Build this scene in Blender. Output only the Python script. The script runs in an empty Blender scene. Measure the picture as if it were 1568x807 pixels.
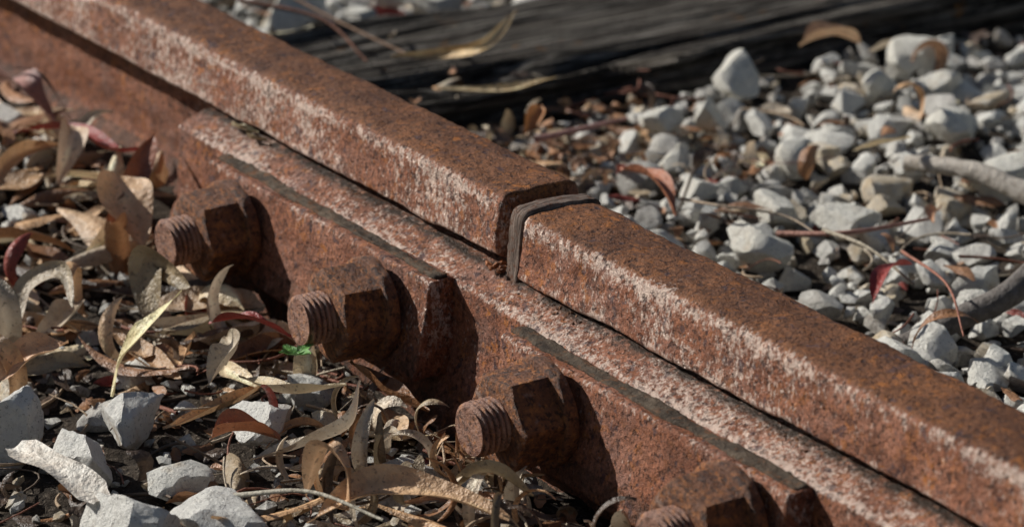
import bpy, bmesh, math, random
import numpy as np
from mathutils import Vector, Matrix
random.seed(5); rng=np.random.default_rng(5)
sc=bpy.context.scene

# ---------------------------------------------------------------- noise
def _h(i,j,k,s):
    n=(i.astype(np.int64)*374761393+j.astype(np.int64)*668265263+k.astype(np.int64)*1274126177+s*974634777)&0xffffffff
    n=((n^(n>>13))*1274126177)&0xffffffff
    n=(n^(n>>16))&0xffffffff
    return n/4294967295.0
def vn(P,s=0):
    P=np.asarray(P,float); I=np.floor(P).astype(np.int64); f=P-I; f=f*f*(3-2*f)
    r=0
    for a in (0,1):
        for b in (0,1):
            for c in (0,1):
                w=(f[:,0] if a else 1-f[:,0])*(f[:,1] if b else 1-f[:,1])*(f[:,2] if c else 1-f[:,2])
                r=r+w*_h(I[:,0]+a,I[:,1]+b,I[:,2]+c,s)
    return r*2-1
def fbm(P,o=3,s=0):
    P=np.asarray(P,float); r=0; a=1
    for i in range(o):
        r=r+a*vn(P*(2**i)+17.3*i,s+i); a*=.5
    return r

# ---------------------------------------------------------------- mesh helper
def mk(name,V,F,mat,col=None,smooth=True,sharp=None,parent=None):
    me=bpy.data.meshes.new(name); V=np.asarray(V,np.float32)
    groups=[np.asarray(f,np.int32) for f in (F if isinstance(F,list) else [F])]
    me.vertices.add(len(V)); me.vertices.foreach_set('co',V.ravel())
    loops=np.concatenate([g.ravel() for g in groups])
    tot=np.concatenate([np.full(len(g),g.shape[1],np.int32) for g in groups])
    st=np.concatenate([[0],np.cumsum(tot)[:-1]]).astype(np.int32)
    me.loops.add(len(loops)); me.loops.foreach_set('vertex_index',loops)
    me.polygons.add(len(tot)); me.polygons.foreach_set('loop_start',st)
    try: me.polygons.foreach_set('loop_total',tot)
    except Exception: pass
    me.update(calc_edges=True)
    me.polygons.foreach_set('use_smooth',np.full(len(tot),smooth,bool))
    if col is not None:
        a=me.color_attributes.new('Col','FLOAT_COLOR','POINT')
        c=np.ones((len(V),4),np.float32); c[:,:3]=col; a.data.foreach_set('color',c.ravel())
    me.validate()
    if sharp: 
        try: me.set_sharp_from_angle(angle=math.radians(sharp))
        except Exception: pass
    me.materials.append(mat)
    ob=bpy.data.objects.new(name,me); sc.collection.objects.link(ob)
    if parent: ob.parent=parent
    return ob

# ---------------------------------------------------------------- materials
class M:
    def __init__(s,name):
        s.m=bpy.data.materials.new(name); s.m.use_nodes=True; s.t=s.m.node_tree; s.n=s.t.nodes
        s.b=s.n['Principled BSDF']; s.tc=s.n.new('ShaderNodeTexCoord')
    def link(s,a,b): s.t.links.new(a,b)
    def noise(s,scale,detail=4,rough=.6,st=None,seed=0.0):
        mp=s.n.new('ShaderNodeMapping'); s.link(s.tc.outputs['Object'],mp.inputs[0])
        mp.inputs['Location'].default_value=(seed,seed*.7,seed*1.3)
        if st: mp.inputs['Scale'].default_value=st
        n=s.n.new('ShaderNodeTexNoise'); n.inputs['Scale'].default_value=scale
        n.inputs['Detail'].default_value=detail; n.inputs['Roughness'].default_value=rough
        s.link(mp.outputs[0],n.inputs['Vector']); return n.outputs['Fac']
    def vor(s,scale,feature='F1',out='Distance'):
        n=s.n.new('ShaderNodeTexVoronoi'); n.feature=feature; n.inputs['Scale'].default_value=scale
        s.link(s.tc.outputs['Object'],n.inputs['Vector']); return n.outputs[out]
    def ramp(s,f,a,b,v0=0.,v1=1.):
        r=s.n.new('ShaderNodeMapRange'); r.inputs[1].default_value=a; r.inputs[2].default_value=b
        r.inputs[3].default_value=v0; r.inputs[4].default_value=v1
        s.link(f,r.inputs[0]); return r.outputs[0]
    def math(s,op,a,b=None,clamp=False):
        r=s.n.new('ShaderNodeMath'); r.operation=op; r.use_clamp=clamp
        for i,x in enumerate((a,b)):
            if x is None: continue
            if isinstance(x,(int,float)): r.inputs[i].default_value=x
            else: s.link(x,r.inputs[i])
        return r.outputs[0]
    def mix(s,f,a,b,mode='MIX'):
        r=s.n.new('ShaderNodeMix'); r.data_type='RGBA'; r.blend_type=mode
        for i,x in ((0,f),(6,a),(7,b)):
            if isinstance(x,(int,float)): r.inputs[i].default_value=x
            elif isinstance(x,tuple): r.inputs[i].default_value=x+(1,)
            else: s.link(x,r.inputs[i])
        return r.outputs[2]
    def attr(s):
        a=s.n.new('ShaderNodeAttribute'); a.attribute_name='Col'
        sp=s.n.new('ShaderNodeSeparateColor'); s.link(a.outputs['Color'],sp.inputs[0])
        return a.outputs['Color'],sp.outputs
    def out(s,c,r,bumps,spec=.5,metal=0):
        if isinstance(c,tuple): s.b.inputs['Base Color'].default_value=c+(1,)
        else: s.link(c,s.b.inputs['Base Color'])
        if isinstance(r,(int,float)): s.b.inputs['Roughness'].default_value=r
        else: s.link(r,s.b.inputs['Roughness'])
        if isinstance(spec,(int,float)): s.b.inputs['Specular IOR Level'].default_value=spec
        else: s.link(spec,s.b.inputs['Specular IOR Level'])
        if isinstance(metal,(int,float)): s.b.inputs['Metallic'].default_value=metal
        else: s.link(metal,s.b.inputs['Metallic'])
        prev=None
        for h,dist in bumps:
            b=s.n.new('ShaderNodeBump'); b.inputs['Strength'].default_value=1; b.inputs['Distance'].default_value=dist
            s.link(h,b.inputs['Height'])
            if prev: s.link(prev,b.inputs['Normal'])
            prev=b.outputs[0]
        if prev: s.link(prev,s.b.inputs['Normal'])
        return s.m

def rail_mat(name):
    m=M(name); _,at=m.attr(); wear_glint,top,crud=at[0],at[1],at[2]
    side=m.mix(m.ramp(m.noise(18,5),.36,.64),(.235,.080,.036),(.335,.146,.088))
    side=m.mix(m.ramp(m.noise(38,6,.75,seed=3),.47,.62,0,.75),side,(.125,.044,.022))
    side=m.mix(m.ramp(m.noise(28,4,.7,seed=13),.52,.68,0,.45),side,(.26,.160,.138))
    tp=m.mix(m.ramp(m.noise(24,5,.7,seed=5),.36,.64),(.105,.040,.017),(.235,.094,.036))
    c=m.mix(top,side,tp)
    gr=m.noise(520,3,.75,seed=7)
    c=m.mix(1.,c,m.mix(m.ramp(gr,.32,.68),(.45,.43,.41),(1.5,1.44,1.37)),'MULTIPLY')
    o=m.math('MULTIPLY',m.ramp(m.noise(170,3,.7,seed=8),.55,.64),m.ramp(m.noise(14,2,seed=2),.40,.60,.15,1))
    c=m.mix(m.math('MULTIPLY',o,.75),c,(.46,.155,.026))
    fn=m.noise(290,4,.8,st=(1.25,1.25,.8),seed=1)
    thr=m.math('ADD',fn,m.math('MULTIPLY',wear_glint,.25))
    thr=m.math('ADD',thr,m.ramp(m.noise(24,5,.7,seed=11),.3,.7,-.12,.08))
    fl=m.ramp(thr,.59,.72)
    c=m.mix(m.math('MULTIPLY',fl,.88),c,(.64,.49,.40))  # pale flecks: worn steel plus sun sparkle painted into the colour
    pit=m.ramp(m.noise(300,3,.65,seed=4),.57,.65)
    c=m.mix(m.math('MULTIPLY',pit,.75),c,(.040,.015,.010))
    sp=m.ramp(m.noise(130,2,.5,seed=9),.64,.69)
    c=m.mix(m.math('MULTIPLY',sp,.72),c,(.065,.037,.042))
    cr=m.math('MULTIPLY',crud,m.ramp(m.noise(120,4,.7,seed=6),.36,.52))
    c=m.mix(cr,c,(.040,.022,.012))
    r=m.ramp(fl,0,1,.62,.32)
    return m.out(c,r,[(m.noise(80,6,.8,seed=1.5),.0045),(m.math('SUBTRACT',1.,pit),.0008)],m.ramp(fl,0,1,.28,.9),m.math('MULTIPLY',fl,.35))

def nut_mat():
    m=M('heavy_flaking_rust')
    c=m.mix(m.ramp(m.noise(60,5,.7),.38,.62),(.12,.043,.020),(.28,.105,.038))
    c=m.mix(m.ramp(m.noise(240,4,.7,seed=4),.50,.64,0,.75),c,(.52,.19,.045))
    c=m.mix(m.ramp(m.noise(340,3,.7,seed=7),.50,.61,0,.85),c,(.035,.015,.010))
    c=m.mix(m.ramp(m.noise(90,4,.7,seed=12),.60,.70,0,.5),c,(.42,.30,.24))
    return m.out(c,.6,[(m.noise(260,5,.78,seed=4),.0032)],.5)
def bolt_mat():
    m=M('bolt_thread_rust')
    c=m.mix(m.ramp(m.noise(90,5,.7),.38,.62),(.18,.074,.044),(.38,.20,.135))
    c=m.mix(m.ramp(m.noise(260,4,.7,seed=4),.54,.66,0,.8),c,(.46,.18,.055))
    c=m.mix(m.ramp(m.noise(340,3,.7,seed=7),.52,.61,0,.8),c,(.05,.022,.016))
    return m.out(c,.5,[(m.noise(300,5,.75,seed=4),.0018)],.5)
def gasket_mat():
    m=M('weathered_fibre')
    c=m.mix(m.ramp(m.noise(60,5,.6,st=(8,1,1)),.38,.62),(.065,.042,.031),(.27,.20,.16))
    c=m.mix(m.ramp(m.noise(300,3),.52,.66,0,.8),c,(.15,.06,.03))
    return m.out(c,.8,[(m.noise(60,5,.7,st=(12,1,1)),.005)],.3)
def edge_mat():
    m=M('lichen_grey_steel')
    c=m.mix(m.ramp(m.noise(60,5,.7),.35,.65),(.040,.028,.019),(.15,.11,.075))
    c=m.mix(m.ramp(m.noise(200,4,.7,seed=3),.52,.66,0,.85),c,(.20,.085,.035))
    return m.out(c,.8,[(m.noise(240,5,.75),.004)],.3)
def stone_mat():
    m=M('granite_gravel'); col,_=m.attr()
    c=m.mix(m.ramp(m.noise(110,4,.7),.40,.65,0,.6),col,(.90,.87,.79))
    c=m.mix(m.ramp(m.noise(70,4,.7,seed=3),.54,.74,0,.45),c,(.42,.36,.29))
    c=m.mix(m.ramp(m.noise(480,3,.7,seed=5),.59,.66,0,.6),c,(.14,.12,.105))
    c=m.mix(m.ramp(m.noise(45,3,.6,seed=8),.62,.76,0,.5),c,(.56,.38,.18))
    return m.out(c,.55,[(m.noise(150,6,.75,seed=1),.006)],.5)
def soil_mat():
    m=M('dark_soil')
    c=m.mix(m.ramp(m.noise(60,5,.7),.35,.65),(.022,.017,.013),(.07,.052,.037))
    c=m.mix(m.ramp(m.noise(260,4,.7,seed=4),.56,.66,0,.8),c,(.22,.18,.14))
    far=m.mix(m.ramp(m.vor(38,'F1','Distance'),.1,.75),(.50,.46,.40),(.06,.05,.04))
    geo=m.n.new('ShaderNodeVectorMath'); geo.operation='LENGTH'; m.link(m.tc.outputs['Object'],geo.inputs[0])
    c=m.mix(m.ramp(geo.outputs['Value'],1.9,2.6),c,far)
    return m.out(c,.95,[(m.noise(120,5,.7),.008)],.2)
def leaf_mat():
    m=M('dry_eucalyptus_leaf'); col,_=m.attr()
    c=m.mix(m.ramp(m.noise(110,4,.7),.38,.7,0,.5),col,m.mix(1.,col,(.60,.47,.38),'MULTIPLY'))
    c=m.mix(m.ramp(m.noise(380,2,.6,seed=5),.60,.68,0,.6),c,(.06,.04,.03))
    mm=m.out(c,.45,[(m.noise(150,4,.65),.0028)],.5)
    tr=m.n.new('ShaderNodeBsdfTranslucent'); m.link(c,tr.inputs[0])
    mx=m.n.new('ShaderNodeMixShader'); mx.inputs[0].default_value=.15
    m.link(m.b.outputs[0],mx.inputs[1]); m.link(tr.outputs[0],mx.inputs[2])
    m.link(mx.outputs[0],m.n['Material Output'].inputs[0]); return mm
def wood_mat():
    m=M('weathered_sleeper_timber')
    g=m.noise(26,6,.75,st=(7,.28,7))
    c=m.mix(m.ramp(g,.43,.60),(.008,.0065,.0055),(.110,.092,.076))
    c=m.mix(m.ramp(m.noise(60,5,.75,st=(6,.18,6),seed=3),.51,.62,0,.9),c,(.40,.36,.31))
    c=m.mix(m.ramp(m.noise(40,3,.6,seed=8),.66,.72,0,.8),c,(.30,.13,.03))
    return m.out(c,.9,[(g,.018),(m.noise(110,4,.7,st=(6,.3,6),seed=3),.004)],.15)
def twig_mat():
    m=M('dry_twig'); col,_=m.attr()
    c=m.mix(m.ramp(m.noise(200,3),.4,.65,0,.6),col,m.mix(1.,col,(.4,.35,.3),'MULTIPLY'))
    return m.out(c,.65,[(m.noise(250,4,.7),.002)],.35)
RAIL=rail_mat('rusted_rail_steel'); NUT=nut_mat(); BOLT=bolt_mat(); GASK=gasket_mat(); EDGE=edge_mat()
STONE=stone_mat(); SOIL=soil_mat(); LEAF=leaf_mat(); WOOD=wood_mat(); TWIG=twig_mat()

# ---------------------------------------------------------------- extruded steel profiles
def roundpoly(pts):
    out=[]; n=len(pts)
    for i in range(n):
        p=np.array(pts[i][:2]); a=np.array(pts[i-1][:2]); b=np.array(pts[(i+1)%n][:2]); r=pts[i][2]
        if r<=0: out.append(p); continue
        da=(a-p); la=np.linalg.norm(da); db=(b-p); lb=np.linalg.norm(db)
        r=min(r,la*.45,lb*.45); A=p+da/la*r; B=p+db/lb*r
        for t in np.linspace(0,1,7): out.append((1-t)**2*A+2*t*(1-t)*p+t*t*B)
    return np.array(out)
def resample(P,step):
    Q=[]
    n=len(P)
    for i in range(n):
        a=P[i]; b=P[(i+1)%n]; L=np.linalg.norm(b-a); k=max(1,int(math.ceil(L/step)))
        for t in range(k): Q.append(a+(b-a)*t/k)
    Q=np.array(Q); keep=[0]
    for i in range(1,len(Q)):
        if np.linalg.norm(Q[i]-Q[keep[-1]])>step*.3: keep.append(i)
    return Q[keep]
def xsteps(x0,x1,f0,f1,fine,coarse=.04):
    xs=[x0]
    while xs[-1]<x1-1e-6:
        x=xs[-1]; s=fine if (f0-fine<=x<=f1) else coarse
        nx=x+s
        if x<f0<nx-1e-9: nx=f0
        xs.append(min(nx,x1))
    return np.array(xs)
def extrude(name,prof,xs,mat,attrf,amp=.0004,big=.0009,zoff=None,seed=0,parent=None,endround=.0012):
    n=len(prof); d=np.roll(prof,-1,0)-np.roll(prof,1,0); nr=np.stack([-d[:,1],d[:,0]],1); nr/=np.linalg.norm(nr,axis=1)[:,None]+1e-9
    area=.5*np.sum(prof[:,0]*np.roll(prof[:,1],-1)-np.roll(prof[:,0],-1)*prof[:,1])
    if area>0: nr=-nr
    xs=np.concatenate([[xs[0],xs[0]+endround*.4,xs[0]+endround],xs[(xs>xs[0]+endround*1.4)&(xs<xs[-1]-endround*1.4)],[xs[-1]-endround,xs[-1]-endround*.4,xs[-1]]])
    ins=np.zeros(len(xs)); ins[0]=ins[-1]=endround; ins[1]=ins[-2]=endround*.35
    m=len(xs)
    PY=np.tile(prof[:,0],(m,1)); PZ=np.tile(prof[:,1],(m,1)); NX=np.tile(nr[:,0],(m,1)); NZ=np.tile(nr[:,1],(m,1))
    XX=np.repeat(xs[:,None],n,1); 
    P3=np.stack([XX.ravel(),PY.ravel(),PZ.ravel()],1)
    disp=amp*fbm(P3*260,3,seed)+big*fbm(P3*np.array([28,60,60]),3,seed+7)-ins.repeat(n)
    V=P3.copy(); V[:,1]+=NX.ravel()*disp; V[:,2]+=NZ.ravel()*disp
    if zoff is not None: V=zoff(V)
    i=np.arange(m-1)[:,None]*n; j=np.arange(n)[None,:]; j2=(j+1)%n
    F=np.stack([(i+j).ravel(),(i+j2).ravel(),(i+n+j2).ravel(),(i+n+j).ravel()],1)
    if area>0: F=F[:,::-1]
    caps=[np.arange(n)[None,:],(np.arange(n)+(m-1)*n)[None,::-1]]
    col=np.zeros((len(V),3)); col[:]=attrf(P3,np.stack([NX.ravel(),NZ.ravel()],1))
    ob=mk(name,V,[F]+caps,mat,col=col,smooth=True,parent=parent)
    try: ob.data.set_sharp_from_angle(angle=math.radians(50))
    except Exception: pass
    return ob
hs=.0225
left=[(0.0,0.0,.0050),(-.0045,-.0315,.0022),(.0145,-.0385,.006),(.0165,-.094,.012),(-.016,-.108,.004),(-.018,-.118,.003)]
prof=[(p[0],p[1],p[2]) for p in left]+[(2*hs-p[0],p[1],p[2]) for p in left[::-1]]
P=roundpoly(prof); RP=resample(P,.0021)
RP[:,1]+=np.where(RP[:,1]>-.004,.0022*(1-((RP[:,0]-hs)/hs)**2).clip(0,1),0)
def rail_attr_f(sidew,cw):
    def rail_attr(P3,N):
        y,z=P3[:,1],P3[:,2]
        top=np.clip((N[:,1]-.55)/.3,0,1)*(z>-.01)
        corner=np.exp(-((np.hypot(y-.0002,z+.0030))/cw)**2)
        side=((y<0.002)&(z<-.004)&(z>-.032)).astype(float)
        wear_glint=corner*.70+side*sidew+top*-.35+np.exp(-((np.hypot(y+.004,z+.031))/.0025)**2)*.35  # paler corner streak and side: edge wear plus a painted sun highlight
        wear_glint+= .25*vn(P3*np.array([14,1,1]),3)
        web=((z<-.036)).astype(float)
        wear_glint-=web*.10
        return np.stack([wear_glint,top,(z<-.034)*np.exp(-((z+.037)/.006)**2)*.9+(z<-.09)*.7],1)
    return rail_attr
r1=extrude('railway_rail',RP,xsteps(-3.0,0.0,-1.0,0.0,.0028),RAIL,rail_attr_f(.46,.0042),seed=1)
def lower(V):
    V=V.copy(); V[:,2]-=.0055; V[:,1]-=.0005; return V
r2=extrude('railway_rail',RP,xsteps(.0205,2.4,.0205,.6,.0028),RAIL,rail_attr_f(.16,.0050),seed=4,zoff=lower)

gp=[(-.0004,.0008,.005),(-.0056,-.0365,.002),(.012,-.0405,.003),(.012,-.085,.003),(.033,-.085,.003),(.033,-.0405,.003),(2*hs+.005,-.0365,.002),(2*hs+.0008,.0008,.005)]
GP=resample(roundpoly(gp),.002); GP[:,1]+=np.where(GP[:,1]>-.004,.0022*(1-((GP[:,0]-hs)/hs)**2).clip(0,1),0)-.0044
g=extrude('rail_joint_end_post',GP,np.linspace(.0090,.0202,9),GASK,lambda P3,N:np.zeros((len(P3),3)),amp=.0004,big=.0007,seed=9,endround=.0006)

fp=[(.012,-.0350,.001),(-.0035,-.0355,.001),(-.0205,-.0430,.0026),(-.0215,-.085,.02),(-.034,-.110,.003),(-.036,-.122,.002),(.012,-.122,.002)]
FP=resample(roundpoly(fp),.0022)
def fz(V):
    V=V.copy(); x=V[:,0]; t=np.clip((x+.25)/.5,0,1); V[:,2]-=.001+.0055*t*t*(3-2*t); return V
def fish_attr(P3,N):
    y,z=P3[:,1],P3[:,2]
    band=((z>-.0445)&(N[:,1]>.3)).astype(float)
    wear_glint=band*.44+np.exp(-((np.hypot(y+.0195,z+.0435))/.0034)**2)*.36  # paler top band and outer edge: wear plus sheen painted in
    wear_glint+=.22*vn(P3*np.array([12,1,1]),3)
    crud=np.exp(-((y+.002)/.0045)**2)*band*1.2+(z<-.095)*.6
    return np.stack([wear_glint,band*.0,crud],1)
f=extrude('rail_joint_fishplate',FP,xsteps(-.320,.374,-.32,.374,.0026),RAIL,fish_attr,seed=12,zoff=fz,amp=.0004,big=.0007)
FPb=FP.copy(); FPb[:,0]=2*hs-FPb[:,0]
f2=extrude('rail_joint_fishplate',FPb[::-1],xsteps(-.320,.374,-.32,.374,.006),RAIL,fish_attr,seed=15,zoff=fz)

def plate(name,x0,x1,zt,seed):
    root=bpy.data.objects.new(name,None); sc.collection.objects.link(root)
    pp=[(-.0195,zt-.0005,.0008),(-.0350,zt,.0020),(-.0375,zt-.020,.01),(-.0455,zt-.053,.003),(-.0195,zt-.053,.001)]
    PP=resample(roundpoly(pp),.0018)
    def at(P3,N):
        y,z=P3[:,1],P3[:,2]
        w=.12*vn(P3*30,5)-.05+.45*np.exp(-((np.hypot(y+.0345,z-zt+.001))/.0028)**2)+.30*np.exp(-(np.minimum(abs(P3[:,0]-x0),abs(P3[:,0]-x1))/.003)**2)
        return np.stack([w,0*w,(z<zt-.04)*.5],1)
    extrude('plate_body',PP,xsteps(x0,x1,x0,x1,.0024),RAIL,at,seed=seed,amp=.0004,big=.0007,parent=root,endround=.0012)
    tp=[(-.0220,zt+.0016,.0008),(-.0300,zt+.0014,.0010),(-.0300,zt-.0015,.0005),(-.0220,zt-.0015,.0005)]
    extrude('weathered_top_strip',resample(roundpoly(tp),.0014),xsteps(x0+.001,x1-.002,x0,x1,.0024),EDGE,lambda P3,N:np.zeros((len(P3),3)),seed=seed+3,amp=.0008,big=.0014,parent=root)
plate('washer_plate',-.2545,-.0150,-.0440,21)
plate('washer_plate',.0530,.2890,-.0500,31)

# ---------------------------------------------------------------- bolts
def lathe(name,ys,rf,mat,parent,amp,seed,nth=96,freq=300,sharp=60,low=0):
    th=np.linspace(0,2*math.pi,nth,endpoint=False); V=[];
    for k,y in enumerate(ys):
        r=rf(k,y,th); V.append(np.stack([r*np.cos(th),np.full(nth,y),r*np.sin(th)],1))
    V=np.concatenate(V); 
    rad=V.copy(); rad[:,1]=0; L=np.linalg.norm(rad,axis=1)[:,None]; nrm=rad/np.maximum(L,1e-6)
    dsp=amp*fbm((V+seed*.37)*freq,3,seed)[:,None]
    if low: dsp=dsp+low*vn((V+seed)*70,seed)[:,None]
    V=V+nrm*dsp*np.minimum(1,L/.004); V[:,1]+=(amp*.8*fbm((V+seed)*freq*.8,3,seed+3))
    m=len(ys); i=np.arange(m-1)[:,None]*nth; j=np.arange(nth)[None,:]; j2=(j+1)%nth
    F=np.stack([(i+j).ravel(),(i+nth+j).ravel(),(i+nth+j2).ravel(),(i+j2).ravel()],1)
    return mk(name,V,F,mat,smooth=True,sharp=sharp,parent=parent)
def track_bolt(x,z,rot,seed,tilt):
    root=bpy.data.objects.new('track_bolt',None); sc.collection.objects.link(root)
    root.location=(x,-.042,z); root.rotation_euler=(tilt[0],0,tilt[1])
    R=.0134; pitch=.0031; L=.0448
    ys=list(np.linspace(-L,-L,10))+list(np.linspace(-L,-.012,130))
    def rf(k,y,th):
        if k<10: return np.full_like(th,R*.93*k/10+1e-5)
        ph=(y/pitch+th/(2*math.pi))%1
        tri=1-abs(ph*2-1)
        ch=min(1,(y+L)/.0022)
        return (R-.0018+.0020*np.minimum(1,tri*1.6))*(.92+.08*ch)
    lathe('threaded_shank',ys,rf,BOLT,root,.00022,seed)
    a=.0218; f0=-.0292; b0=-.0055
    prof=[(f0+.0008,.0125),(f0,.0135),(f0,.0160),(f0,.0185),(f0+.0001,.0210),(f0+.0007,.0225),(f0+.0014,.0240),(f0+.0019,.0250)]
    ysn=[p[0] for p in prof]+list(np.linspace(f0+.0026,b0-.001,28))+[b0,b0]
    rr=[p[1] for p in prof]+[.03]*29+[.019]
    def rn(k,y,th):
        h=a/np.cos(((th+rot)%(math.pi/3))-math.pi/6)
        return np.minimum(np.minimum(h,.0250),rr[k])
    lathe('hex_nut',ysn,rn,NUT,root,.00022,seed+5,nth=216,freq=420,sharp=26,low=.0002)
    W=.0276
    yw=[-.0062,-.0062,-.0062,-.0056,-.0040,-.0015,.0005]; rw=[.012,.02,W-.0012,W-.0002,W,W,W-.0004]
    lathe('spring_washer',yw,lambda k,y,th:np.full_like(th,rw[k]),NUT,root,.0004,seed+9,freq=250)
for i,(x,z,rot,t) in enumerate([(-.2096,-.0700,.12,(.03,.02)),(-.0590,-.0700,.30,(-.02,-.02)),(.1054,-.0710,-.06,(.02,.01)),(.2565,-.0720,.20,(.0,.03))]):
    track_bolt(x,z,rot,40+i*11,t)

# ---------------------------------------------------------------- ground
def gh(x,y):
    x=np.asarray(x,float); y=np.asarray(y,float)
    P=np.stack([x,y,0*x],1)
    h=-.119+.006*fbm(P*9,3,77)
    s=np.clip((-.12-x)/.35,0,1); s=s*s*(3-2*s)
    h=h+np.where(y<.02,.024*s,0)
    far=np.clip((np.hypot(x,y)-2)/8,0,1)
    return h+far*.15*fbm(P*.35,2,5)
def axis(c0,c1,fine,lim):
    a=list(np.arange(c0,c1,fine)); s=fine; x=a[-1]
    while x<lim: s*=1.25; x+=s; a.append(x)
    s=fine; x=a[0]; b=[]
    while x>-lim: s*=1.25; x-=s; b.append(x)
    return np.array(b[::-1]+a)
gx=axis(-1.2,.6,.009,70); gy=axis(-.5,1.1,.009,70)
GX,GY=np.meshgrid(gx,gy,indexing='ij'); gv=np.stack([GX.ravel(),GY.ravel(),gh(GX.ravel(),GY.ravel())],1)
near=(np.hypot(gv[:,0],gv[:,1])<2)
gv[:,2]+=np.where(near,.003*fbm(gv*70,3,8),0)
ny=len(gy); i=np.arange(len(gx)-1)[:,None]*ny; j=np.arange(ny-1)[None,:]
GF=np.stack([(i+j).ravel(),(i+ny+j).ravel(),(i+ny+j+1).ravel(),(i+j+1).ravel()],1)
mk('ground',gv,GF,SOIL,smooth=True)

# ---------------------------------------------------------------- timber sleeper
SX0,SX1=-.595,-.408
def sleeper(x0,x1,name,ya,yb,fine):
    nxs=int((x1-x0)/fine); xs=np.linspace(x0,x1,nxs)
    sec=[(x1,-.20)]+[(x1+.0,z) for z in np.linspace(-.19,-.096,18)]+[(x1-.002,-.092),(x1-.006,-.0895)]+[(x,-.088) for x in xs[::-1][3:-3]]+[(x0+.004,-.091)]+[(x0,z) for z in np.linspace(-.10,-.20,5)]
    sec=np.array(sec); n=len(sec); ys=np.arange(ya,yb,.006)
    V=np.stack([np.tile(sec[:,0],len(ys)),np.repeat(ys,n),np.tile(sec[:,1],len(ys))],1)
    g=vn(V*np.array([150,5,150]),3)*.6+vn(V*np.array([60,2.5,60]),4)
    crack=-np.clip(.25-abs(vn(V*np.array([42,1.8,42]),9)),0,1)*.045
    d=.0032*g+crack+.004*fbm(V*np.array([12,3,12]),2,5)
    topm=V[:,2]>-.0915
    V[:,2]+=np.where(topm,d,0); V[:,0]+=np.where((~topm)&(V[:,0]>x0+.01),d,0)
    m=len(ys); i=np.arange(m-1)[:,None]*n; j=np.arange(n-1)[None,:]
    F=np.stack([(i+j).ravel(),(i+j+1).ravel(),(i+n+j+1).ravel(),(i+n+j).ravel()],1)
    caps=[np.arange(n)[None,::-1],(np.arange(n)+(m-1)*n)[None,:]]
    mk(name,V,[F[:,::-1]]+caps,WOOD,smooth=True)
sleeper(SX0,SX1,'timber_sleeper',.05,1.35,.0022)

# ---------------------------------------------------------------- gravel
def ico(sub):
    bm=bmesh.new(); bmesh.ops.create_icosphere(bm,subdivisions=sub,radius=1)
    V=np.array([v.co[:] for v in bm.verts]); F=np.array([[v.index for v in f.verts] for f in bm.faces]); bm.free(); return V,F
VAR={}
for sub in (1,2,3,4):
    V0,F0=ico(sub); L=[]
    for k in range(20):
        V=V0.copy()
        for q in range(rng.integers(12,18)):
            n=rng.normal(size=3); n/=np.linalg.norm(n); dd=rng.uniform(.42,.75)
            V-=n*np.maximum(0,V@n-dd)[:,None]
        V*=(1+ .05*fbm(V*3+k*9,3,k)+(.035*fbm(V*9+k*5,3,k+3) if sub==4 else 0))[:,None]
        V*=np.array([1,rng.uniform(.6,.95),rng.uniform(.5,.85)])*1.42
        L.append(V)
    VAR[sub]=(L,F0)
acc={k:[[],[],[],0] for k in (1,2,3,4)}
def stone(x,y,z,r,sub,col,tilt=.7,A=None):
    L,F=VAR[sub]; V=L[rng.integers(20)]*r
    a,b,c=rng.uniform(0,6.28),rng.uniform(-tilt,tilt),rng.uniform(-tilt,tilt)
    ca,sa,cb,sb,cc,sn=math.cos(a),math.sin(a),math.cos(b),math.sin(b),math.cos(c),math.sin(c)
    R=np.array([[ca,-sa,0],[sa,ca,0],[0,0,1]])@np.array([[1,0,0],[0,cb,-sb],[0,sb,cb]])@np.array([[cc,0,sn],[0,1,0],[-sn,0,cc]])
    V=V@R.T+np.array([x,y,z]); A=A or acc[sub]
    A[0].append(V); A[1].append(F+A[3]); A[2].append(np.tile(col,(len(V),1))); A[3]+=len(V)
def scol():
    t=rng.random(); k=rng.uniform(.80,1.04)
    if t<.68: c=np.array([.88,.845,.755])
    elif t<.79: c=np.array([.58,.54,.48])
    elif t<.92: c=np.array([.76,.60,.39])
    else: c=np.array([.30,.25,.20])
    return c*k
placed={}
def ok(x,y,r,f=.8):
    ci,cj=int(math.floor(x/.04)),int(math.floor(y/.04))
    for a in (-1,0,1):
        for b in (-1,0,1):
            for (px,py,pr) in placed.get((ci+a,cj+b),()):
                if (px-x)**2+(py-y)**2<((pr+r)*f)**2: return False
    placed.setdefault((ci,cj),[]).append((x,y,r)); return True
heroes=[(-.017,-.131,.0165,-.100),(-.026,-.231,.020,-.1),(-.078,-.242,.021,-.1),(-.061,-.183,.019,-.103),(.070,-.204,.023,-.103),(.063,-.245,.024,-.105),
 (-.427,-.061,.012,-.085),(-.505,-.046,.012,-.085),(-.053,-.085,.011,-.103),(-.669,.253,.024,-.1),(-.607,.273,.014,-.09),(-.640,.356,.021,-.1),
 (-.366,.419,.019,-.094),(-.316,.321,.014,-.1),(-.314,.355,.014,-.1),(-.111,.306,.017,-.1),(-.095,.233,.017,-.1),(-.248,.283,.012,-.1),(-.203,.266,.014,-.103),
 (-.217,.350,.014,-.1),(-.201,.463,.017,-.097),(-.343,.552,.017,-.097),(-.288,.524,.016,-.1),(-.120,.432,.017,-.1),(-.138,.279,.015,-.1),(-.311,.488,.015,-.1)]
for (x,y,r,z) in heroes:
    ok(x,y,r); near=y<0
    stone(x,y,z,r,4 if near else 3,np.array([.76,.73,.67]) if near else np.array([.88,.83,.71])*rng.uniform(.92,1.02),tilt=.3)
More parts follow.
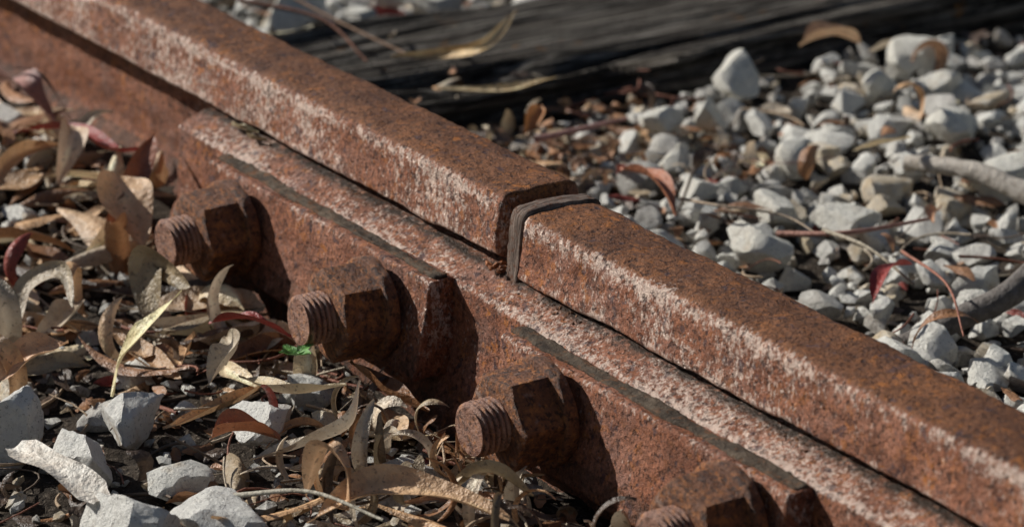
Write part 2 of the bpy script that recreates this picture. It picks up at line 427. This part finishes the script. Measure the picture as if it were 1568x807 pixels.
def fill(n,x0,x1,y0,y1,rlo,rhi,sub,f,lift,mask=None,dark=1.):
    X=rng.uniform(x0,x1,n); Y=rng.uniform(y0,y1,n); Rr=rlo+(rhi-rlo)*rng.random(n)**1.7; G=gh(X,Y); J=rng.uniform(-.002,.005,n)
    for q in range(n):
        x,y,r=X[q],Y[q],Rr[q]
        if SX0-.01-r<x<SX1+.006+r*.8 and y>.0: continue
        if -.05-r<y<.075+r and y>0: continue
        if mask and not mask(x,y): continue
        if not ok(x,y,r,f): continue
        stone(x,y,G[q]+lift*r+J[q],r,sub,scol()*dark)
def sparse(x,y):
    if x<-.6: return True
    d=min(1,max(.12,(x+.40)/.14+ max(0,(y-.27)/.14)))
    return rng.random()<d
vis=lambda x,y:sparse(x,y) and y<1.0 and not(x<-.6 and y>.75)
fill(9500,-1.2,.35,.075,1.1,.0060,.0145,3,.70,.6,mask=vis)
placed2=placed; placed={}
fill(7500,-1.1,.35,.07,1.0,.003,.007,1,.7,.5,mask=lambda x,y:rng.random()<.8)
placed={}
fill(5000,-2.6,1.6,.07,3.0,.012,.024,2,.8,.4,mask=lambda x,y:not(-1.2<x<.35 and y<1.1))
placed=placed2
fill(900,-.9,.5,-.8,-.06,.008,.018,3,.95,.35,mask=lambda x,y: rng.random()<.45)
placed={}
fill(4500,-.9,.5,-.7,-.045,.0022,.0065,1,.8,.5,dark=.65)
fill(2500,-2.6,1.6,-2.4,-.07,.012,.022,2,.85,.4,mask=lambda x,y:not(-.9<x<.5 and y>-.8))
Vs=[];Fs=[];Cs=[];o=0
for s_ in (1,2,3,4):
    A=acc[s_]
    if not A[0]: continue
    Vs.append(np.concatenate(A[0]));Fs.append(np.concatenate(A[1])+o);Cs.append(np.concatenate(A[2]));o+=A[3]
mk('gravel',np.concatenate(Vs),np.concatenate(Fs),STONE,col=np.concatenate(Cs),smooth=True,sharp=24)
A=[[],[],[],0]
for _ in range(420):
    x=rng.uniform(-.31,.36); t=min(1,max(0,(x+.25)/.5)); y=rng.uniform(-.0085,-.003)
    stone(x,y,-.0372-.44*(-.0035-y)*1.0-.0055*t*t*(3-2*t),rng.uniform(.0004,.0013),1,np.array([.16,.07,.03])*rng.uniform(.4,1.6),A=A)
for _ in range(90):
    stone(rng.uniform(-.003,.0085),rng.uniform(-.008,.03),-.038+rng.uniform(0,.002),rng.uniform(.0008,.0024),1,np.array([.26,.09,.03])*rng.uniform(.4,1.5),A=A)
mk('rust_flakes',np.concatenate(A[0]),np.concatenate(A[1]),TWIG,col=np.concatenate(A[2]),smooth=False)

# ---------------------------------------------------------------- leaves
LV=[];LF=[];LC=[];LO=[0]
def crspline(pts,n):
    p=np.array(pts,float)
    if len(p)==2: p=np.array([p[0],(p[0]+p[1])/2,p[1]])
    p=np.concatenate([[2*p[0]-p[1]],p,[2*p[-1]-p[-2]]]); m=len(p)-3; out=[]
    for t in np.linspace(0,m-1e-6,n):
        k=int(t); u=t-k; a,b,c,d=p[k:k+4]
        out.append(.5*((2*b)+(-a+c)*u+(2*a-5*b+4*c-d)*u*u+(-a+3*b-3*c+d)*u**3))
    return np.array(out)
def cross(a,b): return np.array([a[1]*b[2]-a[2]*b[1],a[2]*b[0]-a[0]*b[2],a[0]*b[1]-a[1]*b[0]])
def leaf(cl,W,col,roll=0.,twist=0.,cup=.25,blunt=False,ruffle=.08,K=7):
    n=len(cl); T=np.gradient(cl,axis=0); T/=np.linalg.norm(T,axis=1)[:,None]+1e-9
    S=cross(T[0],(0,0,1.)); 
    if S@S<.01: S=cross(T[0],(1,0,.2))
    S=S/math.sqrt(S@S); SS=[]
    for k in range(n):
        S=S-T[k]*(T[k]@S); S=S/(math.sqrt(S@S)+1e-9); SS.append(S)
    SS=np.array(SS); NN=np.cross(SS,T)
    t=np.linspace(0,1,n); a=roll+twist*t; s=SS*np.cos(a)[:,None]+NN*np.sin(a)[:,None]; nn=np.cross(s,T)
    if blunt: w=W*np.clip(np.minimum(t,1-t)*14,.6,1)
    else: w=W*np.clip(np.sin(math.pi*np.clip((t-.06)/.94,0,1)**.75),0,1)**.8+.0011
    us=np.linspace(-1,1,K); V=np.zeros((n,K,3)); ph=rng.uniform(0,6)
    for k,u in enumerate(us):
        off=w*.5*u
        lift=cup*w*(u*u) + ruffle*W*abs(u)*np.sin(t*rng.uniform(9,12)+ph+(2 if u>0 else 0))
        V[:,k]=cl+s*off[:,None]*(1-.25*abs(cup))+nn*lift[:,None]
    V=V.reshape(-1,3)
    i=np.arange(n-1)[:,None]*K; j=np.arange(K-1)[None,:]
    F=np.stack([(i+j).ravel(),(i+j+1).ravel(),(i+K+j+1).ravel(),(i+K+j).ravel()],1)
    vein=np.tile(np.where(abs(us)<.1,1.25,1-.12*abs(us)),n)
    return V,F,np.array(col,float)[None,:]*vein[:,None]
def addleaf(r):
    V,F,c=r; LV.append(V);LF.append(F+LO[0]);LC.append(c);LO[0]+=len(V)
PAL=[(.86,.70,.46),(.66,.41,.22),(.66,.55,.41),(.36,.28,.18),(.32,.16,.075),(.32,.07,.05),(.12,.08,.055),(.76,.53,.33),(.46,.25,.14)]
def rnd_leaf(x,y,zl,Lr,Wr,pal,side,curlp=.3,n=16,dark=1.,K=5):
    L=rng.uniform(*Lr); W=rng.uniform(*Wr); th=rng.uniform(0,6.28)
    strong=rng.random()<curlp
    pc=(rng.uniform(2,5)*rng.choice([-1,1])) if strong else rng.uniform(-.8,.8)
    yc=rng.uniform(-1.1,1.1); p0=-pc*.5+rng.uniform(-.12,.12) if not strong else rng.uniform(-.5,.8)
    t=np.arange(n-1)/(n-1); pi=p0+pc*t; ya=th+yc*t
    st=np.stack([np.cos(ya)*np.cos(pi),np.sin(ya)*np.cos(pi),np.sin(pi)],1)*L/n
    C=np.concatenate([[[0,0,0]],np.cumsum(st,0)]); C-=C.mean(0)
    V,F,c=leaf(C,W,np.array(PAL[rng.choice(len(PAL),p=pal)])*rng.uniform(.7,1.15)*dark,roll=rng.normal()*.28,twist=rng.normal()*.55,cup=rng.uniform(-.45,.5),K=K)
    V=V+np.array([x,y,0])
    V[:,2]+=zl-V[:,2].min()
    if side<0:
        lim=(-.052 if x>-.34 else .008); mx=V[:,1].max()
        if mx>lim: V[:,1]-=mx-lim
        if V[:,2].max()>-.064: V[:,2]-=V[:,2].max()+.064
    elif side>0:
        mn=V[:,1].min()
        if mn<.055: V[:,1]+=.055-mn
        if V[:,2].max()>-.05: V[:,2]-=V[:,2].max()+.05
    addleaf((V,F,c))
def scatter(n,xf,yf,z0,z1,*a,mask=None,**k):
    X=np.array([xf() for _ in range(n)]); Y=np.array([yf() for _ in range(n)]); G=gh(X,Y)
    for q in range(n):
        if mask and not mask(X[q],Y[q]): continue
        z=G[q]+rng.uniform(z0,z1)
        if SX0-.01<X[q]<SX1+.01 and Y[q]>.05:
            if rng.random()<.86: continue
            z=-.086
        rnd_leaf(X[q],Y[q],z,*a,**k)
pn=np.array([.15,.19,.16,.09,.16,.05,.07,.13,.11]); pn/=pn.sum()
pd=np.array([.03,.09,.07,.12,.24,.03,.34,.04,.08]); pd/=pd.sum()
pf=np.array([.12,.22,.16,.06,.14,.05,.05,.14,.10]); pf/=pf.sum()
U=rng.uniform; R1=rng.random
scatter(2100,lambda:U(-.85,.42),lambda:-.03-.42*R1()**1.3,0,.005,(.006,.028),(.003,.010),pd,-1,.12,8,.9,K=3)
scatter(250,lambda:U(-.8,.42),lambda:-.04-.34*R1()**1.2,0,.010,(.035,.085),(.007,.017),pn,-1,.16,mask=lambda x,y: not(x>-.12 and y<-.13 and R1()<.85))
scatter(130,lambda:U(-.8,-.12),lambda:-.01-.2*R1(),.004,.014,(.045,.09),(.009,.020),pn,-1,.15)
scatter(60,lambda:U(-.02,.22),lambda:U(-.16,-.06),.0,.012,(.03,.06),(.003,.007),np.array([.05,.10,.22,.22,.17,.02,.2,.0,.02]),-1,.8)
scatter(1150,lambda:U(-1.1,.35),lambda:.06+.9*R1()**1.6,.001,.012,(.008,.028),(.003,.008),pd,1,.15,7,K=3)
scatter(420,lambda:U(-.42,-.22),lambda:U(.15,.36),.001,.012,(.010,.035),(.003,.009),pd,1,.2,7,K=3)
scatter(130,lambda:U(-1.1,.35),lambda:.06+.9*R1()**1.3,.012,.020,(.025,.060),(.005,.011),pf,1,.2)
def mm(l): return [(a/1000.,b/1000.,c/1000.) for a,b,c in l]
cream=(.86,.76,.44); tan=(.72,.47,.27); grey=(.66,.57,.44); olive=(.36,.28,.17); red=(.30,.05,.04); brown=(.30,.14,.06); mauve=(.48,.28,.25); orange=(.55,.24,.08)
H=[([(-110,-127,-60),(-97,-155,-70),(-112,-163,-93),(-106,-171,-108)],.013,cream,-.35,-.3,.15),
 ([(112,-179,-95),(118,-147,-84),(139,-124,-84),(169,-104,-90)],.019,tan,-.3,.2,.3),
 ([(25,-161,-99),(42,-139,-90),(61,-125,-76),(43,-110,-62)],.015,grey,.1,.5,.3),
 ([(-126,-228,-95),(-125,-206,-84),(-122,-187,-80)],.020,(.68,.42,.25),-.3,.2,.3),
 ([(-167,-118,-100),(-184,-107,-70),(-149,-103,-75)],.022,olive,.3,.3,.2),
 ([(-300,-72,-56),(-275,-78,-68),(-245,-82,-86)],.032,tan,.2,-.2,.2),
 ([(-330,-30,-50),(-300,-60,-66),(-290,-84,-88)],.014,(.28,.10,.05),.3,.5,.2),
 ([(-476,-63,-84),(-423,-43,-70),(-360,-44,-66),(-345,-30,-64)],.013,red,.1,.4,.3),
 ([(-118,-108,-84),(-87,-100,-74),(-72,-82,-84)],.010,red,.1,.4,.3),
 ([(5,-173,-92),(12,-160,-88),(20,-142,-94)],.015,(.40,.15,.07),-.1,.3,.5),
 ([(-59,-122,-92),(-8,-121,-84),(6,-96,-80)],.013,(.58,.47,.30),.1,.3,.3),
 ([(85,-165,-98),(100,-164,-66),(112,-158,-72),(116,-160,-92)],.013,(.68,.44,.26),.1,.2,.2),
 ([(-525,-41,-66),(-478,-45,-56),(-470,-30,-82)],.022,mauve,.1,.2,.3),
 ([(-522,-40,-56),(-467,-38,-48),(-470,-16,-84)],.004,(.08,.06,.05),.3,.3,.1),
 ([(-48,-63,-92),(-5,-65,-96),(25,-60,-96)],.014,brown,.3,.2,.4),
 ([(116,-103,-96),(135,-95,-80),(148,-77,-92)],.010,olive,.3,1.0,.3),
 ([(-400,-50,-60),(-380,-60,-62),(-370,-75,-84)],.017,(.80,.60,.42),.2,.2,.3),
 ([(-200,-180,-100),(-215,-168,-82),(-200,-152,-72),(-178,-158,-84)],.011,(.44,.36,.25),.1,.5,.2),
 ([(-60,-140,-94),(-70,-120,-82),(-95,-110,-84)],.016,(.52,.44,.33),.2,.2,.4),
 ([(-278,-7,-35),(-262,-9,-33),(-252,-4,-33)],.006,(.52,.45,.28),.2,.5,.4),
 ([(-262,-5,-33),(-250,-10,-35),(-240,-5,-34)],.004,(.30,.22,.12),.2,.9,.4),
 ([(-465,306,-58),(-429,260,-66),(-457,245,-76),(-482,220,-80)],.008,(.70,.50,.26),.2,.5,.3),
 ([(-355,266,-70),(-371,235,-78),(-399,203,-78)],.007,(.74,.58,.34),.1,.3,.3),
 ([(-332,240,-78),(-319,219,-90)],.011,orange,.2,.3,.4),
 ([(-347,452,-76),(-338,472,-70),(-333,492,-78)],.020,(.70,.46,.28),.0,.2,.4),
 ([(-216,220,-84),(-170,214,-78),(-136,204,-88)],.012,(.48,.18,.09),.1,.4,.4),
 ([(34,214,-90),(18,236,-80),(10,260,-84)],.010,red,.2,.3,.3),
 ([(-154,346,-78),(-151,388,-76)],.008,(.70,.56,.34),.2,.3,.3)]
for pts,W,c,ro,tw,cu in H: addleaf(leaf(crspline(mm(pts),26),W,c,ro,tw,cu))
LVa=np.concatenate(LV); LCa=np.concatenate(LC)*(1+.18*fbm(LVa*90,2,3))[:,None]
mk('leaf_litter',LVa,np.concatenate(LF),LEAF,col=np.clip(LCa,0,.9),smooth=True)
V,F,c=leaf(crspline(mm([(-27,-262,-88),(10,-257,-86),(44,-250,-92)]),20),.017,(.82,.76,.66),-.1,-.1,.12,blunt=True)
mk('bark_strip',V,F,LEAF,col=c)
sv=[];sf=[];sc_=[];o=0
for a,l in ((.2,.012),(1.6,.011),(3.4,.009),(4.6,.009)):
    d=np.array([math.cos(a),math.sin(a),.35]); b=np.array([-.050,-.094,-.083])
    V,F,c=leaf(np.array([b+d*l*t for t in np.linspace(0,1,9)]),.006,(.16,.38,.09),0,0,.2)
    sv.append(V);sf.append(F+o);sc_.append(c);o+=len(V)
mk('green_seedling',np.concatenate(sv),np.concatenate(sf),LEAF,col=np.concatenate(sc_))

# ---------------------------------------------------------------- twigs
TV=[];TF=[];TC=[];TO=[0]
def tube(cl,r0,r1,col,k=7):
    n=len(cl); T=np.gradient(cl,axis=0); T/=np.linalg.norm(T,axis=1)[:,None]+1e-9
    A=np.cross(T,(.13,.2,1)); A/=np.linalg.norm(A,axis=1)[:,None]+1e-9; B=np.cross(T,A)
    th=np.linspace(0,2*math.pi,k,endpoint=False); r=np.linspace(r0,r1,n)
    V=(cl[:,None,:]+r[:,None,None]*(A[:,None,:]*np.cos(th)[None,:,None]+B[:,None,:]*np.sin(th)[None,:,None])).reshape(-1,3)
    i=np.arange(n-1)[:,None]*k; j=np.arange(k)[None,:]; j2=(j+1)%k
    F=np.stack([(i+j).ravel(),(i+j2).ravel(),(i+k+j2).ravel(),(i+k+j).ravel()],1)
    return V,F,np.tile(np.array(col,float),(len(V),1))
def addt(r): TV.append(r[0]);TF.append(r[1]+TO[0]);TC.append(r[2]);TO[0]+=len(r[0])
def twigs(N,xf,yf,side,z0,z1):
    X=np.array([xf() for _ in range(N)]); Y=np.array([yf() for _ in range(N)]); G=gh(X,Y)
    for q in range(N):
        x,y=X[q],Y[q]; L=U(.015,.06); th=U(0,6.28); b=rng.normal()*.012
        t=np.linspace(-.5,.5,7); d=np.array([math.cos(th),math.sin(th)]); e=np.array([-d[1],d[0]])
        cl=np.stack([x+d[0]*t*L+e[0]*b*(t*t*4),y+d[1]*t*L+e[1]*b*(t*t*4),G[q]+U(z0,z1)+t*rng.normal()*.010+.004],1)
        lim=-.047 if x>-.34 else .005
        if side<0 and cl[:,1].max()>lim: cl[:,1]-=cl[:,1].max()-lim
        if side>0 and cl[:,1].min()<.06: cl[:,1]+=.06-cl[:,1].min()
        r=U(.0004,.0012); col=[(.44,.32,.21),(.14,.10,.07),(.26,.10,.06),(.46,.38,.28)][rng.integers(4)]
        addt(tube(cl,r,r*.6,col,5))
twigs(600,lambda:U(-.85,.42),lambda:-.035-.4*R1()**1.2,-1,.001,.010)
twigs(420,lambda:U(-1.,.35),lambda:.06+.8*R1()**1.5,1,.004,.018)
for pts,r,c in [([(-80,235,-88),(-42,256,-80),(-45,316,-84)],.0018,(.40,.20,.15)),([(-301,215,-88),(-296,280,-84)],.0022,(.46,.24,.20)),
  ([(-10,269,-84),(58,245,-78),(103,220,-88)],.0010,(.36,.15,.10)),([(-53,247,-80),(-11,246,-78),(27,248,-88)],.0014,(.42,.36,.27)),
  ([(-160,225,-88),(-120,222,-80),(-95,250,-84),(-60,250,-86)],.0010,(.42,.32,.23)),
  ([(-560,150,-50),(-520,190,-60),(-480,200,-80)],.0016,(.34,.15,.09)),([(-640,190,-50),(-560,215,-70),(-470,230,-80)],.0014,(.30,.18,.11)),
  ([(60,-190,-98),(100,-170,-86),(150,-160,-84)],.0014,(.42,.38,.30))]:
    addt(tube(crspline(mm(pts),18),r,r*.5,c))
mk('twigs',np.concatenate(TV),np.concatenate(TF),TWIG,col=np.concatenate(TC),smooth=True)
def branch(pts,r0,r1,col,s):
    V,F,c=tube(crspline(mm(pts),40),r0,r1,col,16); V=V+(fbm(V*np.array([70,70,70]),3,s)*.0012)[:,None]
    mk('dead_branch',V,F,TWIG,col=c)
branch([(-152,387,-92),(-110,401,-88),(-62,416,-96)],.0050,.0065,(.46,.41,.35),3)
branch([(75,350,-56),(68,308,-74),(68,279,-88),(57,255,-100),(48,225,-112)],.0085,.006,(.15,.13,.115),8)

# ---------------------------------------------------------------- light
d=Vector((1.62,1.0,-1.18)).normalized()
sl=bpy.data.lights.new('sun','SUN'); sl.energy=5.0; sl.angle=math.radians(.5); sl.color=(1,.975,.92)
so=bpy.data.objects.new('sun',sl); so.rotation_euler=d.to_track_quat('-Z','Y').to_euler(); so.location=(-2,-2,2); sc.collection.objects.link(so)
w=bpy.data.worlds.new('World'); sc.world=w; w.use_nodes=True
sk=w.node_tree.nodes.new('ShaderNodeTexSky'); sk.sky_type='NISHITA'; sk.sun_disc=False
sk.sun_elevation=math.asin(-d.z); sk.sun_rotation=math.atan2(-d.x,-d.y)
bg=w.node_tree.nodes['Background']; bg.inputs[1].default_value=.05
w.node_tree.links.new(sk.outputs[0],bg.inputs[0])

# ---------------------------------------------------------------- camera
cd=bpy.data.cameras.new('camera'); co=bpy.data.objects.new('camera',cd); sc.collection.objects.link(co)
co.matrix_world=Matrix(((.5386,-.2847,.7930,1.400),(.8426,.1820,-.5069,-.8894),(0,.9412,.3379,.5593),(0,0,0,1)))
cd.sensor_width=36; cd.lens=121.7; cd.clip_start=.05; cd.clip_end=500
cd.dof.use_dof=True; cd.dof.focus_distance=1.70; cd.dof.aperture_fstop=10.5
sc.camera=co
sc.view_settings.view_transform='Standard'; sc.view_settings.look='None'; sc.view_settings.exposure=0
